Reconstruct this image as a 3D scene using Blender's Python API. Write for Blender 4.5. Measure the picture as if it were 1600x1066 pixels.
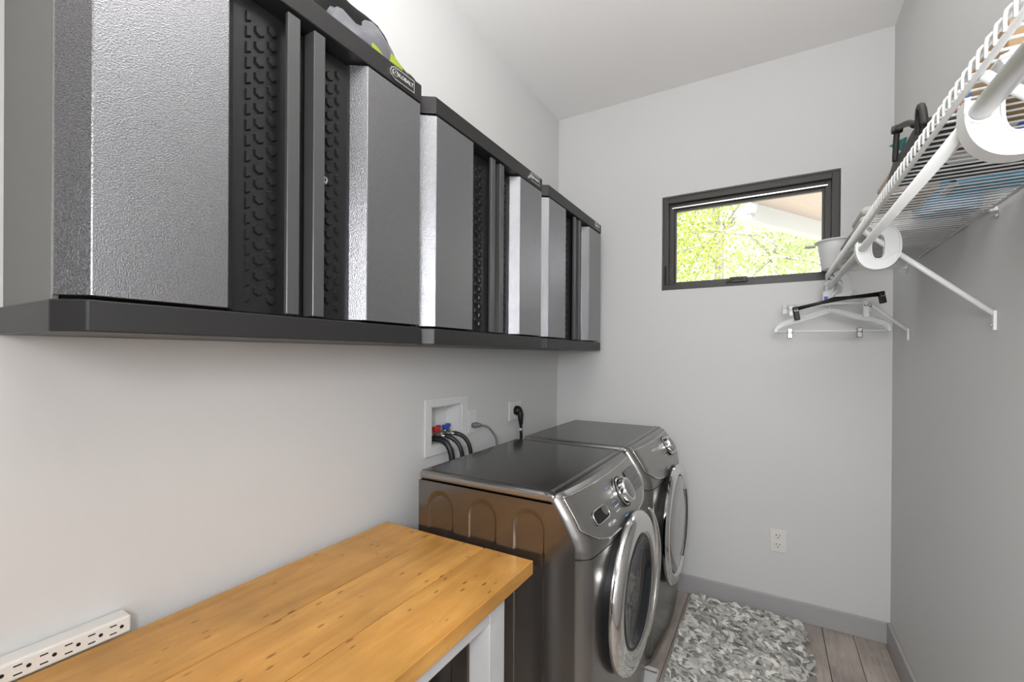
import bpy, bmesh, math, random
from mathutils import Vector, Matrix
random.seed(7)
S = bpy.context.scene
C = S.collection
for o in list(bpy.data.objects): bpy.data.objects.remove(o, do_unlink=True)
PI = math.pi

# ------------------------------------------------------------------ camera
YAW, PITCH, ROLL = 0.5261, -0.0016, 0.0066
F_PX, CY_PX = 692.6, 556.3
camd = bpy.data.cameras.new('camera'); cam = bpy.data.objects.new('camera', camd); C.objects.link(cam)
Fv = Vector((-math.sin(YAW)*math.cos(PITCH), math.cos(YAW)*math.cos(PITCH), math.sin(PITCH)))
R0 = Vector((math.cos(YAW), math.sin(YAW), 0)); U0 = R0.cross(Fv)
Rv = R0*math.cos(ROLL) + U0*math.sin(ROLL); Uv = -R0*math.sin(ROLL) + U0*math.cos(ROLL)
M = Matrix((Rv, Uv, -Fv)).transposed().to_4x4(); M.translation = Vector((1.2435, 0, 1.375))
cam.matrix_world = M
camd.sensor_width = 36; camd.lens = F_PX/1600*36
camd.shift_y = (CY_PX-533)/1600
camd.clip_start = 0.02; camd.clip_end = 200
S.camera = cam

# ------------------------------------------------------------------ world, sun, large lights, exposure
W = bpy.data.worlds.new('world'); S.world = W; W.use_nodes = True
bg = W.node_tree.nodes['Background']; bg.inputs[0].default_value = (0.86, 0.93, 1.0, 1); bg.inputs[1].default_value = 1.9
sd = bpy.data.lights.new('sun', 'SUN'); sd.energy = 11; sd.angle = 0.01; sd.color = (1.0, 0.97, 0.92)
sun = bpy.data.objects.new('sun', sd); C.objects.link(sun)
sun.rotation_euler = Vector((0.35, 0.75, -0.85)).to_track_quat('-Z', 'Y').to_euler()
def area(name, loc, direction, sx, sy, energy, color):
    d = bpy.data.lights.new(name, 'AREA'); d.shape = 'RECTANGLE'; d.size = sx; d.size_y = sy; d.energy = energy; d.color = color
    o = bpy.data.objects.new(name, d); C.objects.link(o); o.location = loc
    o.rotation_euler = Vector(direction).to_track_quat('-Z', 'Z').to_euler()
    return o
# added fill light, placed in the made-up window opening behind the photographer
area('added_rear_fill', (1.36, -1.53, 1.42), (-0.10, 1, 0.0), 0.62, 1.30, 3, (1.0, 0.975, 0.945))
# soft lamp the photographer works with, just behind and above the viewpoint
area('photo_lamp', (1.36, -0.42, 1.60), (0.28, 1, -0.05), 0.42, 0.42, 25, (0.95, 0.975, 1.0))
S.view_settings.view_transform = 'Standard'; S.view_settings.look = 'None'
S.view_settings.exposure = 0.33; S.view_settings.gamma = 1.0; S.view_settings.use_curve_mapping = False

# ------------------------------------------------------------------ helpers
def link(o, parent=None):
    C.objects.link(o)
    if parent is not None: o.parent = parent
    return o
def tag(o, label=None, cat=None, group=None, kind=None):
    if label: o['label'] = label
    if cat: o['category'] = cat
    if group: o['group'] = group
    if kind: o['kind'] = kind
    return o
def empty(name, loc=(0,0,0), label=None, cat=None, group=None, kind=None):
    o = bpy.data.objects.new(name, None); o.location = loc; o.empty_display_size = 0.05
    C.objects.link(o); return tag(o, label, cat, group, kind)
def mobj(name, bm, mat, parent=None, smooth=False, off=None):
    """link a bmesh as one mesh object; off = world position of the parent empty (mesh is built in world space)"""
    bmesh.ops.recalc_face_normals(bm, faces=bm.faces)
    me = bpy.data.meshes.new(name); bm.to_mesh(me); bm.free()
    mats = mat if isinstance(mat, (list, tuple)) else [mat]
    for m in mats: me.materials.append(m)
    if smooth:
        for p in me.polygons: p.use_smooth = True
        if smooth != 'all':
            try: me.set_sharp_from_angle(angle=math.radians(38))
            except Exception: pass
    o = bpy.data.objects.new(name, me)
    return link(o, parent)
def box(bm, a, b, bev=0, seg=2, mi=0):
    r = bmesh.ops.create_cube(bm, size=1)
    vs = r['verts']
    c = [(a[i]+b[i])/2 for i in range(3)]; s = [abs(b[i]-a[i]) for i in range(3)]
    for v in vs: v.co = Vector((v.co.x*s[0]+c[0], v.co.y*s[1]+c[1], v.co.z*s[2]+c[2]))
    fs = set(f for v in vs for f in v.link_faces)
    if bev:
        es = set(e for v in vs for e in v.link_edges)
        r2 = bmesh.ops.bevel(bm, geom=list(es), offset=bev, segments=seg, profile=0.5, affect='EDGES', clamp_overlap=True)
        fs = set(r2['faces']) | set(f for f in fs if f.is_valid)
    for f in fs:
        if f.is_valid: f.material_index = mi
def B(a, b, bev=0, seg=2):
    bm = bmesh.new(); box(bm, a, b, bev, seg); return bm
def prism(bm, pts, axis, lo, hi, bev=0, seg=2):
    """extrude a 2D outline along an axis; pts are the two other coordinates in x,y,z order"""
    def P(p, t):
        l = list(p); l.insert(axis, t); return l
    v0 = [bm.verts.new(P(p, lo)) for p in pts]; v1 = [bm.verts.new(P(p, hi)) for p in pts]
    fs = [bm.faces.new(v0), bm.faces.new(v1[::-1])]
    n = len(pts)
    for i in range(n): fs.append(bm.faces.new((v0[i], v1[i], v1[(i+1)%n], v0[(i+1)%n])))
    bmesh.ops.recalc_face_normals(bm, faces=fs)
    if bev:
        es = [e for e in set(e for v in v0+v1 for e in v.link_edges)]
        bmesh.ops.bevel(bm, geom=es, offset=bev, segments=seg, profile=0.5, affect='EDGES', clamp_overlap=True)
def smooth_path(pts, n=6):
    pts = [Vector(p) for p in pts]; out = []
    for i in range(len(pts)-1):
        p0 = pts[max(i-1,0)]; p1 = pts[i]; p2 = pts[i+1]; p3 = pts[min(i+2, len(pts)-1)]
        for k in range(n):
            t = k/n
            out.append(0.5*((2*p1)+(-p0+p2)*t+(2*p0-5*p1+4*p2-p3)*t*t+(-p0+3*p1-3*p2+p3)*t**3))
    out.append(pts[-1]); return out
def tube(bm, pts, r, seg=8, closed=False, sx=1.0):
    pts = [Vector(p) for p in pts]; n = len(pts); rings = []; up = None
    for i, p in enumerate(pts):
        if closed: t = (pts[(i+1)%n]-pts[i-1])
        else: t = (pts[min(i+1,n-1)]-pts[max(i-1,0)])
        t.normalize()
        if up is None: up = Vector((0,0,1)) if abs(t.z) < 0.9 else Vector((1,0,0))
        s = t.cross(up).normalized(); u2 = s.cross(t).normalized(); up = u2
        rr = r[i] if isinstance(r, (list, tuple)) else r
        rings.append([bm.verts.new(p+(s*math.cos(a)*sx+u2*math.sin(a))*rr) for a in [2*PI*k/seg for k in range(seg)]])
    m = n if closed else n-1
    for i in range(m):
        a, b = rings[i], rings[(i+1)%n]
        for k in range(seg): bm.faces.new((a[k], a[(k+1)%seg], b[(k+1)%seg], b[k]))
    if not closed:
        bm.faces.new(rings[0][::-1]); bm.faces.new(rings[-1])
def T(pts, r, seg=8, closed=False, sx=1.0):
    bm = bmesh.new(); tube(bm, pts, r, seg, closed, sx); return bm
def lathe(bm, prof, origin, axis=(1,0,0), seg=64, a0=0, a1=2*PI):
    """prof: (radius, along axis)"""
    ax = Vector(axis).normalized(); ref = Vector((0,0,1)) if abs(ax.z) < 0.9 else Vector((1,0,0))
    s = ax.cross(ref).normalized(); u = s.cross(ax).normalized(); o = Vector(origin)
    full = abs(a1-a0-2*PI) < 1e-6
    n = seg if full else seg+1
    rings = []
    for r, h in prof:
        if r < 1e-6: rings.append([bm.verts.new(o+ax*h)])
        else: rings.append([bm.verts.new(o+ax*h+(s*math.cos(a0+(a1-a0)*k/seg)+u*math.sin(a0+(a1-a0)*k/seg))*r) for k in range(n)])
    for i in range(len(prof)-1):
        a, b = rings[i], rings[i+1]
        for k in range(n if full else n-1):
            k2 = (k+1) % n
            if len(a) == 1 and len(b) == 1: continue
            if len(a) == 1: bm.faces.new((a[0], b[k2], b[k]))
            elif len(b) == 1: bm.faces.new((a[k], a[k2], b[0]))
            else: bm.faces.new((a[k], a[k2], b[k2], b[k]))
def L(prof, origin, axis=(1,0,0), seg=64):
    bm = bmesh.new(); lathe(bm, prof, origin, axis, seg); return bm
def grid(bm, f, nu, nv, keep=None):
    vs = [[bm.verts.new(f(i/nu, j/nv)) for j in range(nv+1)] for i in range(nu+1)]
    for i in range(nu):
        for j in range(nv):
            if keep and not keep((i+.5)/nu, (j+.5)/nv): continue
            bm.faces.new((vs[i][j], vs[i+1][j], vs[i+1][j+1], vs[i][j+1]))
    return vs
def text_bm(body, size, ext, mtx):
    cu = bpy.data.curves.new('lettering', 'FONT'); cu.body = body; cu.size = size; cu.extrude = ext
    cu.align_x = 'CENTER'; cu.align_y = 'CENTER'; cu.resolution_u = 2
    o = bpy.data.objects.new('lettering_tmp', cu); C.objects.link(o)
    dg = bpy.context.evaluated_depsgraph_get(); me = bpy.data.meshes.new_from_object(o.evaluated_get(dg))
    bm = bmesh.new(); bm.from_mesh(me); bm.transform(mtx)
    bpy.data.objects.remove(o, do_unlink=True); bpy.data.curves.remove(cu); bpy.data.meshes.remove(me)
    return bm
def frame_mtx(origin, xdir, ydir):
    x = Vector(xdir).normalized(); y = Vector(ydir).normalized(); z = x.cross(y)
    m = Matrix((x, y, z)).transposed().to_4x4(); m.translation = Vector(origin); return m
def jit(bm, a): 
    for v in bm.verts: v.co += Vector((random.uniform(-a,a), random.uniform(-a,a), random.uniform(-a,a)))

# ------------------------------------------------------------------ materials
def mat(name, col, rough=0.5, metal=0.0, spec=0.5, noise=None, bump=None, trans=0, coat=0, alpha=1, ior=1.45, stretch=(1,1,1), coord='Object', wn=None):
    m = bpy.data.materials.new(name); m.use_nodes = True; nt = m.node_tree; b = nt.nodes['Principled BSDF']
    b.inputs['Base Color'].default_value = (*col, 1); b.inputs['Roughness'].default_value = rough
    b.inputs['Metallic'].default_value = metal; b.inputs['Specular IOR Level'].default_value = spec
    b.inputs['Transmission Weight'].default_value = trans; b.inputs['Coat Weight'].default_value = coat; b.inputs['IOR'].default_value = ior
    b.inputs['Coat Roughness'].default_value = 0.06
    if alpha < 1: b.inputs['Alpha'].default_value = alpha
    if noise or bump:
        tc = nt.nodes.new('ShaderNodeTexCoord'); mp = nt.nodes.new('ShaderNodeMapping'); mp.inputs['Scale'].default_value = stretch
        nt.links.new(tc.outputs[coord], mp.inputs[0])
    if noise:
        sc, amt, det = noise
        n = nt.nodes.new('ShaderNodeTexNoise'); n.inputs['Scale'].default_value = sc; n.inputs['Detail'].default_value = det
        nt.links.new(mp.outputs[0], n.inputs['Vector'])
        rp = nt.nodes.new('ShaderNodeValToRGB')
        rp.color_ramp.elements[0].position = 0.3; rp.color_ramp.elements[1].position = 0.7
        rp.color_ramp.elements[0].color = (*[c*(1-amt) for c in col], 1); rp.color_ramp.elements[1].color = (*[min(1, c*(1+amt)) for c in col], 1)
        nt.links.new(n.outputs['Fac'], rp.inputs[0]); nt.links.new(rp.outputs[0], b.inputs['Base Color'])
    if bump:
        sc, st, dist = bump
        n = nt.nodes.new('ShaderNodeTexNoise'); n.inputs['Scale'].default_value = sc; n.inputs['Detail'].default_value = 2
        nt.links.new(mp.outputs[0], n.inputs['Vector'])
        bp = nt.nodes.new('ShaderNodeBump'); bp.inputs['Strength'].default_value = st; bp.inputs['Distance'].default_value = dist
        nt.links.new(n.outputs['Fac'], bp.inputs['Height']); nt.links.new(bp.outputs[0], b.inputs['Normal'])
    return m
WALL = (0.645, 0.638, 0.628)
m_wall = mat('wall_paint', WALL, 0.62, spec=0.35, noise=(1.3, 0.012, 2), bump=(260, 0.05, 0.002))
m_ceil = mat('ceiling_paint', (0.86, 0.84, 0.825), 0.8, spec=0.2, bump=(200, 0.05, 0.002))
m_base = mat('baseboard_paint', (0.40, 0.385, 0.385), 0.4)
m_white = mat('white_plastic', (0.70, 0.70, 0.69), 0.38)
m_wire = mat('white_vinyl_wire', (0.70, 0.70, 0.69), 0.34)
m_outlet = mat('outlet_plastic', (0.74, 0.715, 0.67), 0.35)
m_black = mat('black_plastic', (0.007, 0.007, 0.0075), 0.4, spec=0.4)
m_rubber = mat('black_rubber', (0.010, 0.010, 0.011), 0.4)
m_dark = mat('dark_gap', (0.01, 0.01, 0.01), 0.8)
m_chrome = mat('chrome', (0.75, 0.74, 0.73), 0.08, metal=1)
m_steel = mat('bright_steel', (0.7, 0.69, 0.68), 0.2, metal=1)
m_brass = mat('brass_fitting', (0.75, 0.58, 0.42), 0.22, metal=1)
m_red = mat('red_handle', (0.45, 0.02, 0.03), 0.35)
m_blue = mat('blue_handle', (0.02, 0.07, 0.40), 0.35)
m_greycord = mat('grey_cord', (0.16, 0.16, 0.155), 0.5)
m_winframe = mat('window_frame_dark', (0.055, 0.052, 0.047), 0.38, bump=(90, 0.05, 0.002))
m_glass = mat('window_glass', (1, 1, 1), 0.0, trans=1.0, ior=1.01, spec=0.2)
m_clear = mat('clear_plastic', (0.90, 0.91, 0.91), 0.12, trans=0.55, ior=1.35)
m_hammer = mat('hammered_silver', (0.27, 0.27, 0.28), 0.22, metal=0.88, noise=(430, 0.22, 2), bump=(430, 0.34, 0.003))
m_cabside = mat('cabinet_side_grey', (0.165, 0.16, 0.152), 0.45, metal=0.3)
m_rail = mat('charcoal_rail', (0.027, 0.026, 0.026), 0.42, metal=0.3, spec=0.5, bump=(500, 0.08, 0.001))
m_hex = mat('black_embossed_steel', (0.012, 0.012, 0.0125), 0.30, spec=0.5)
m_handle = mat('charcoal_handle', (0.10, 0.10, 0.10), 0.4, metal=0.5)
m_badge = mat('badge_black', (0.02, 0.02, 0.02), 0.3)
m_body = mat('platinum_steel', (0.26, 0.25, 0.24), 0.26, metal=0.92, noise=(3, 0.05, 2))
m_side = mat('platinum_side_steel', (0.20, 0.185, 0.172), 0.2, metal=0.92)
m_face = mat('brushed_platinum', (0.34, 0.33, 0.315), 0.3, metal=0.9, bump=(60, 0.06, 0.001), stretch=(1, 1, 30))
m_trim = mat('polished_trim', (0.62, 0.60, 0.58), 0.12, metal=1)
m_lid = mat('dark_gloss_top', (0.028, 0.026, 0.024), 0.14, metal=0.0, spec=0.45)
m_bowl = mat('door_glass_dark', (0.010, 0.013, 0.017), 0.06, spec=0.5, coat=0.25)
m_mirror = mat('tinted_mirror', (0.42, 0.41, 0.40), 0.07, metal=1)
m_print = mat('light_print', (0.62, 0.63, 0.64), 0.4)
m_printblue = mat('blue_print', (0.12, 0.35, 0.65), 0.4)
m_display = mat('display_dark', (0.05, 0.05, 0.05), 0.15, spec=0.8, noise=(180, 0.5, 1))
m_legpaint = mat('bench_leg_paint', (0.58, 0.57, 0.575), 0.4, noise=(14, 0.04, 3))
m_lawn = mat('lawn', (0.42, 0.41, 0.33), 0.9, noise=(2, 0.2, 4))
m_bark = mat('bark', (0.42, 0.40, 0.35), 0.9, noise=(9, 0.35, 4), stretch=(3, 3, 0.6))
m_soffit = mat('soffit_paint', (0.60, 0.49, 0.44), 0.6)
m_gutter = mat('gutter_white', (0.62, 0.62, 0.60), 0.4)

def leafmat(name, c1, c2):
    m = bpy.data.materials.new(name); m.use_nodes = True; nt = m.node_tree; b = nt.nodes['Principled BSDF']; out = nt.nodes['Material Output']
    at = nt.nodes.new('ShaderNodeAttribute'); at.attribute_name = 'tone'
    mx = nt.nodes.new('ShaderNodeMix'); mx.data_type = 'RGBA'; mx.inputs[6].default_value = (*c1, 1); mx.inputs[7].default_value = (*c2, 1)
    nt.links.new(at.outputs['Fac'], mx.inputs[0]); nt.links.new(mx.outputs[2], b.inputs['Base Color']); b.inputs['Roughness'].default_value = 0.6
    tr = nt.nodes.new('ShaderNodeBsdfTranslucent'); nt.links.new(mx.outputs[2], tr.inputs[0])
    ms = nt.nodes.new('ShaderNodeMixShader'); ms.inputs[0].default_value = 0.45
    nt.links.new(b.outputs[0], ms.inputs[1]); nt.links.new(tr.outputs[0], ms.inputs[2]); nt.links.new(ms.outputs[0], out.inputs[0])
    return m
m_leaf1 = leafmat('leaf_yellow_green', (0.27, 0.37, 0.03), (0.58, 0.62, 0.16))
m_leaf2 = leafmat('leaf_pale_green', (0.34, 0.44, 0.15), (0.68, 0.73, 0.42))

def woodmat(name, dark, light, axis_stretch, scale=6, rough=0.4, knots=True):
    m = bpy.data.materials.new(name); m.use_nodes = True; nt = m.node_tree; N = nt.nodes; Lk = nt.links; b = N['Principled BSDF']
    b.inputs['Roughness'].default_value = rough
    tc = N.new('ShaderNodeTexCoord'); oi = N.new('ShaderNodeObjectInfo')
    sh = N.new('ShaderNodeVectorMath'); sh.operation = 'ADD'
    mul = N.new('ShaderNodeVectorMath'); mul.operation = 'SCALE'; mul.inputs['Scale'].default_value = 13.0
    cmb = N.new('ShaderNodeCombineXYZ'); Lk.new(oi.outputs['Random'], cmb.inputs[0]); Lk.new(oi.outputs['Random'], cmb.inputs[1])
    Lk.new(cmb.outputs[0], mul.inputs[0]); Lk.new(tc.outputs['Object'], sh.inputs[0]); Lk.new(mul.outputs[0], sh.inputs[1])
    mp = N.new('ShaderNodeMapping'); mp.inputs['Scale'].default_value = axis_stretch; Lk.new(sh.outputs[0], mp.inputs[0])
    n1 = N.new('ShaderNodeTexNoise'); n1.inputs['Scale'].default_value = scale; n1.inputs['Detail'].default_value = 6; n1.inputs['Roughness'].default_value = 0.6; n1.inputs['Distortion'].default_value = 0.6
    Lk.new(mp.outputs[0], n1.inputs['Vector'])
    r1 = N.new('ShaderNodeValToRGB'); r1.color_ramp.elements[0].position = 0.32; r1.color_ramp.elements[1].position = 0.66
    r1.color_ramp.elements[0].color = (*dark, 1); r1.color_ramp.elements[1].color = (*light, 1); Lk.new(n1.outputs['Fac'], r1.inputs[0])
    last = r1.outputs[0]
    n2 = N.new('ShaderNodeTexNoise'); n2.inputs['Scale'].default_value = 4.5; n2.inputs['Detail'].default_value = 5; Lk.new(sh.outputs[0], n2.inputs['Vector'])
    mr = N.new('ShaderNodeMapRange'); mr.inputs['From Min'].default_value = 0.3; mr.inputs['From Max'].default_value = 0.7; mr.inputs['To Min'].default_value = 0.74; mr.inputs['To Max'].default_value = 1.14
    Lk.new(n2.outputs['Fac'], mr.inputs['Value'])
    vm = N.new('ShaderNodeVectorMath'); vm.operation = 'SCALE'; Lk.new(last, vm.inputs[0]); Lk.new(mr.outputs[0], vm.inputs['Scale']); last = vm.outputs[0]
    if knots:
        mp2 = N.new('ShaderNodeMapping'); mp2.inputs['Scale'].default_value = (38, 13, 38); Lk.new(sh.outputs[0], mp2.inputs[0])
        v = N.new('ShaderNodeTexVoronoi'); v.inputs['Scale'].default_value = 1.15; v.inputs['Randomness'].default_value = 1; Lk.new(mp2.outputs[0], v.inputs['Vector'])
        nn = N.new('ShaderNodeTexNoise'); nn.inputs['Scale'].default_value = 5; Lk.new(sh.outputs[0], nn.inputs['Vector'])
        ad = N.new('ShaderNodeMath'); ad.operation = 'MULTIPLY_ADD'; Lk.new(nn.outputs['Fac'], ad.inputs[0]); ad.inputs[1].default_value = -0.45; ad.inputs[2].default_value = 0.285
        lt = N.new('ShaderNodeMapRange'); lt.inputs['From Min'].default_value = 0.02; lt.inputs['From Max'].default_value = 0.09; lt.inputs['To Min'].default_value = 0.75; lt.inputs['To Max'].default_value = 0.0
        sb = N.new('ShaderNodeMath'); sb.operation = 'SUBTRACT'; Lk.new(v.outputs['Distance'], sb.inputs[0]); Lk.new(ad.outputs[0], sb.inputs[1]); Lk.new(sb.outputs[0], lt.inputs['Value'])
        mk = N.new('ShaderNodeMix'); mk.data_type = 'RGBA'; Lk.new(lt.outputs[0], mk.inputs[0]); Lk.new(last, mk.inputs[6]); mk.inputs[7].default_value = (dark[0]*0.35, dark[1]*0.28, dark[2]*0.3, 1)
        last = mk.outputs[2]
    Lk.new(last, b.inputs['Base Color'])
    bp = N.new('ShaderNodeBump'); bp.inputs['Strength'].default_value = 0.12; bp.inputs['Distance'].default_value = 0.002
    Lk.new(n1.outputs['Fac'], bp.inputs['Height']); Lk.new(bp.outputs[0], b.inputs['Normal'])
    return m
m_pine = woodmat('varnished_pine', (0.47, 0.215, 0.045), (0.59, 0.305, 0.077), (9, 1.2, 9), 3.0, 0.40)
m_floor = woodmat('grey_oak_plank', (0.34, 0.285, 0.245), (0.49, 0.425, 0.37), (14, 1.0, 14), 4.0, 0.45, knots=False)

# ------------------------------------------------------------------ room shell
RW, RD, RH, RY0 = 1.754, 2.755, 2.967, -1.5
def struct(name, bm, m, parent=None): 
    o = mobj(name, bm, m, parent)
    if parent is None: o['kind'] = 'structure'
    return o
def wall_with_hole(axis_y0, axis_y1, x0, x1, z0, z1, hx0, hx1, hz0, hz1):
    bm = bmesh.new()
    box(bm, (x0, axis_y0, z0), (hx0, axis_y1, z1)); box(bm, (hx1, axis_y0, z0), (x1, axis_y1, z1))
    box(bm, (hx0, axis_y0, z0), (hx1, axis_y1, hz0)); box(bm, (hx0, axis_y0, hz1), (hx1, axis_y1, z1))
    bmesh.ops.remove_doubles(bm, verts=bm.verts, dist=1e-5)
    return bm
WX0, WX1, WZ0, WZ1 = 0.680, 1.549, 1.769, 2.328
# the left wall is cut open where the laundry box sits
BX0, BX1, BZ0, BZ1 = 1.455, 1.668, 0.985, 1.150
def left_wall():
    bm = bmesh.new()
    y0, y1, z1 = RY0-0.12, RD+0.15, RH+0.12
    box(bm, (-0.12, y0, 0), (0, BX0, z1)); box(bm, (-0.12, BX1, 0), (0, y1, z1))
    box(bm, (-0.12, BX0, 0), (0, BX1, BZ0)); box(bm, (-0.12, BX0, BZ1), (0, BX1, z1))
    box(bm, (-0.12, BX0, BZ0), (-0.085, BX1, BZ1))
    return bm
struct('wall_left', left_wall(), m_wall)
struct('wall_right', B((RW, RY0-0.12, 0), (RW+0.12, RD+0.15, RH+0.12)), m_wall)
struct('wall_back', wall_with_hole(RD, RD+0.15, 0, RW, 0, RH+0.12, WX0, WX1, WZ0, WZ1), m_wall)
struct('wall_front', wall_with_hole(RY0-0.12, RY0, 0, RW, 0, RH+0.12, 1.02, 1.70, 0.74, 2.10), m_wall)
struct('ceiling', B((-0.12, RY0-1.6, RH), (RW+0.12, RD+0.15, RH+0.12)), m_ceil)  # runs past the front wall as an added eave that keeps the sun out
fl = struct('floor', B((-0.12, RY0-0.12, -0.14), (RW+0.12, RD+0.15, -0.012)), m_dark)
PW = 0.127; x = 1.483+2*PW; row = 0
edges = []
k = 3
while True:
    xe = 1.483+k*PW; edges.append(xe); k -= 1
    if xe < 0: break
for i in range(len(edges)-1):
    x1, x0 = min(edges[i], RW-0.001), max(edges[i+1], 0.001)
    if x1-x0 < 0.01: continue
    ys = RD+0.0; off = {2: 0.255, 1: 0.325}.get(i-1, random.uniform(0.1, 1.1))
    cuts = [RD-0.001, RD-off]
    while cuts[-1] > RY0: cuts.append(cuts[-1]-1.15)
    cuts[-1] = RY0
    for a, b_ in zip(cuts[:-1], cuts[1:]):
        if a-b_ < 0.02: continue
        bm = B((x0+0.0012, b_+0.001, -0.012), (x1-0.0012, a-0.001, random.uniform(-0.0004, 0.0)), 0.0012, 1)
        mobj('plank', bm, m_floor, fl)
def baseboard(name, a, b):
    struct(name, B(a, b, 0.003, 2), m_base)
baseboard('baseboard_back', (0.013, RD-0.013, 0), (RW-0.013, RD, 0.102))
baseboard('baseboard_right', (RW-0.013, RY0, 0), (RW, RD, 0.102))
baseboard('baseboard_left', (0, RY0, 0), (0.013, RD, 0.102))

# window in the back wall
win = empty('window_1', (0,0,0), kind='structure')
def ring_frame(x0, x1, z0, z1, w, y0, y1, bev=0.002, wt=None, wb=None):
    bm = bmesh.new(); wt = wt or w; wb = wb or w
    box(bm, (x0, y0, z0), (x0+w, y1, z1), bev); box(bm, (x1-w, y0, z0), (x1, y1, z1), bev)
    box(bm, (x0+w, y0, z1-wt), (x1-w, y1, z1), bev); box(bm, (x0+w, y0, z0), (x1-w, y1, z0+wb), bev)
    return bm
mobj('frame', ring_frame(WX0+.002, WX1-.002, WZ0+.002, WZ1-.002, 0.032, RD+0.022, RD+0.12, wt=0.034, wb=0.03), m_winframe, win)
mobj('sash', ring_frame(WX0+.034, WX1-.034, WZ0+.032, WZ1-.036, 0.026, RD+0.05, RD+0.10, wt=0.03, wb=0.012), m_winframe, win)
mobj('glazing_bead', ring_frame(WX0+.060, WX1-.060, WZ0+.044, WZ1-.066, 0.012, RD+0.064, RD+0.09, wt=0.014, wb=0.01), m_winframe, win)
tag(mobj('track', B((WX0+.05, RD+0.046, WZ1-.063), (WX1-.05, RD+0.05, WZ1-.057)), m_steel, win), 'pale metal track strip')
mobj('pane', B((WX0+.066, RD+0.074, WZ0+.05), (WX1-.066, RD+0.077, WZ1-.075)), m_glass, win)
ck = mobj('crank_base', B((1.045, RD+0.005, WZ0+.020), (1.135, RD+0.03, WZ0+.052), 0.006), m_winframe, win)
mobj('crank_handle', T(smooth_path([(1.03, RD+.004, WZ0+.018), (1.05, RD-.002, WZ0+.034), (1.085, RD-.004, WZ0+.046), (1.12, RD+.0, WZ0+.03)], 5), 0.0055, 8), m_winframe, ck, True)
mobj('latch', B((WX0+.014, RD+0.012, WZ0+.035), (WX0+.026, RD+0.024, WZ0+.15), 0.004), m_black, win)
# unseen window added behind the photographer, round the fill light
w2 = empty('added_rear_window', (0,0,0), kind='structure')
mobj('frame', ring_frame(1.02, 1.70, 0.74, 2.10, 0.03, RY0-0.10, RY0-0.04), m_winframe, w2)
mobj('pane', B((1.05, RY0-0.075, 0.77), (1.67, RY0-0.07, 2.07)), m_glass, w2)

d1 = empty('added_dark_door', (0, 0, 0), kind='structure')  # unseen door, added so the near cabinet chamfer reflects something dark
m_door = mat('added_door_brown', (0.05, 0.032, 0.022), 0.5, noise=(6, 0.3, 4), stretch=(8, 8, 0.6))
mobj('leaf', B((0.07, RY0+0.002, 0.01), (0.93, RY0+0.042, 2.35), 0.003), m_door, d1)
for pa, pb in ((0.20, 1.05), (1.20, 2.20)): mobj('panel', B((0.19, RY0+0.042, pa), (0.81, RY0+0.050, pb), 0.004), m_door, d1)
mobj('handle', T([(0.87, RY0+0.04, 1.05), (0.87, RY0+0.085, 1.05), (0.77, RY0+0.085, 1.05)], 0.009, 10), m_steel, d1, 'all')
# added bowl uplight, out of view, made up to bounce light off the ceiling
lamp = empty('added_uplight', (1.12, 0.36, RH), 'added white bowl uplight, out of view, hanging from the ceiling above the viewer', 'lamp')
mobj('canopy', L([(0, 0), (0.05, 0), (0.05, 0.012), (0.02, 0.02), (0, 0.02)], (0, 0, 0), (0, 0, -1), 28), m_white, lamp, True)
mobj('stem', T([(0, 0, -0.02), (0, 0, -0.80)], 0.006, 10), m_white, lamp, True)
mobj('bowl', L([(0, 0.82), (0.06, 0.815), (0.13, 0.79), (0.19, 0.74), (0.195, 0.74), (0.135, 0.795), (0.06, 0.822), (0, 0.827)], (0, 0, 0), (0, 0, -1), 40), m_white, lamp, True)
ld = bpy.data.lights.new('ceiling_bounce_light', 'AREA'); ld.shape = 'DISK'; ld.size = 0.30; ld.energy = 32; ld.color = (0.97, 0.985, 1.0)
lo = bpy.data.objects.new('ceiling_bounce_light', ld); C.objects.link(lo); lo.parent = lamp; lo.location = (0, 0, -0.73); lo.rotation_euler = (PI, 0, 0)

# ------------------------------------------------------------------ wall cabinets
CW, CD, CH, CZ = 0.81, 0.338, 0.7735, 1.4067
PROF = [(0, 0), (0.294, 0), (CD, 0.031), (CD, CW-0.031), (0.294, CW), (0, CW)]
Z0, Z1 = 0.052, CH-0.056
def hexpanel(y0, y1, ycols):
    """flat steel sheet at x = 0.292 with raised hexagons"""
    bm = bmesh.new(); xp = 0.292; za, zb = Z0+0.004, Z1-0.004
    box(bm, (xp-0.006, y0, za), (xp, y1, zb))
    rr, hh, pitch = 0.0130, 0.0058, 0.0326
    for ci, yc in enumerate(ycols):
        away = 1 if ycols[0] < ycols[-1] else -1
        cut = (lambda q: (max(q, yc) if away > 0 else min(q, yc))) if ci == 0 else (lambda q: q)
        z = za+0.03+(pitch/2 if ci % 2 else 0)
        while z < zb-0.028:
            base = []; top = []
            for k in range(6):
                a = PI/6+k*PI/3
                yy = lambda r: min(max(yc+r*math.cos(a), y0+0.004), y1-0.004)
                base.append(bm.verts.new((xp, cut(yy(rr)), z+rr*math.sin(a)))); top.append(bm.verts.new((xp+hh, cut(yy(rr*0.74)), z+rr*0.74*math.sin(a))))
            bm.faces.new(top)
            for k in range(6): bm.faces.new((base[k], base[(k+1)%6], top[(k+1)%6], top[k]))
            z += pitch
    return bm
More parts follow.
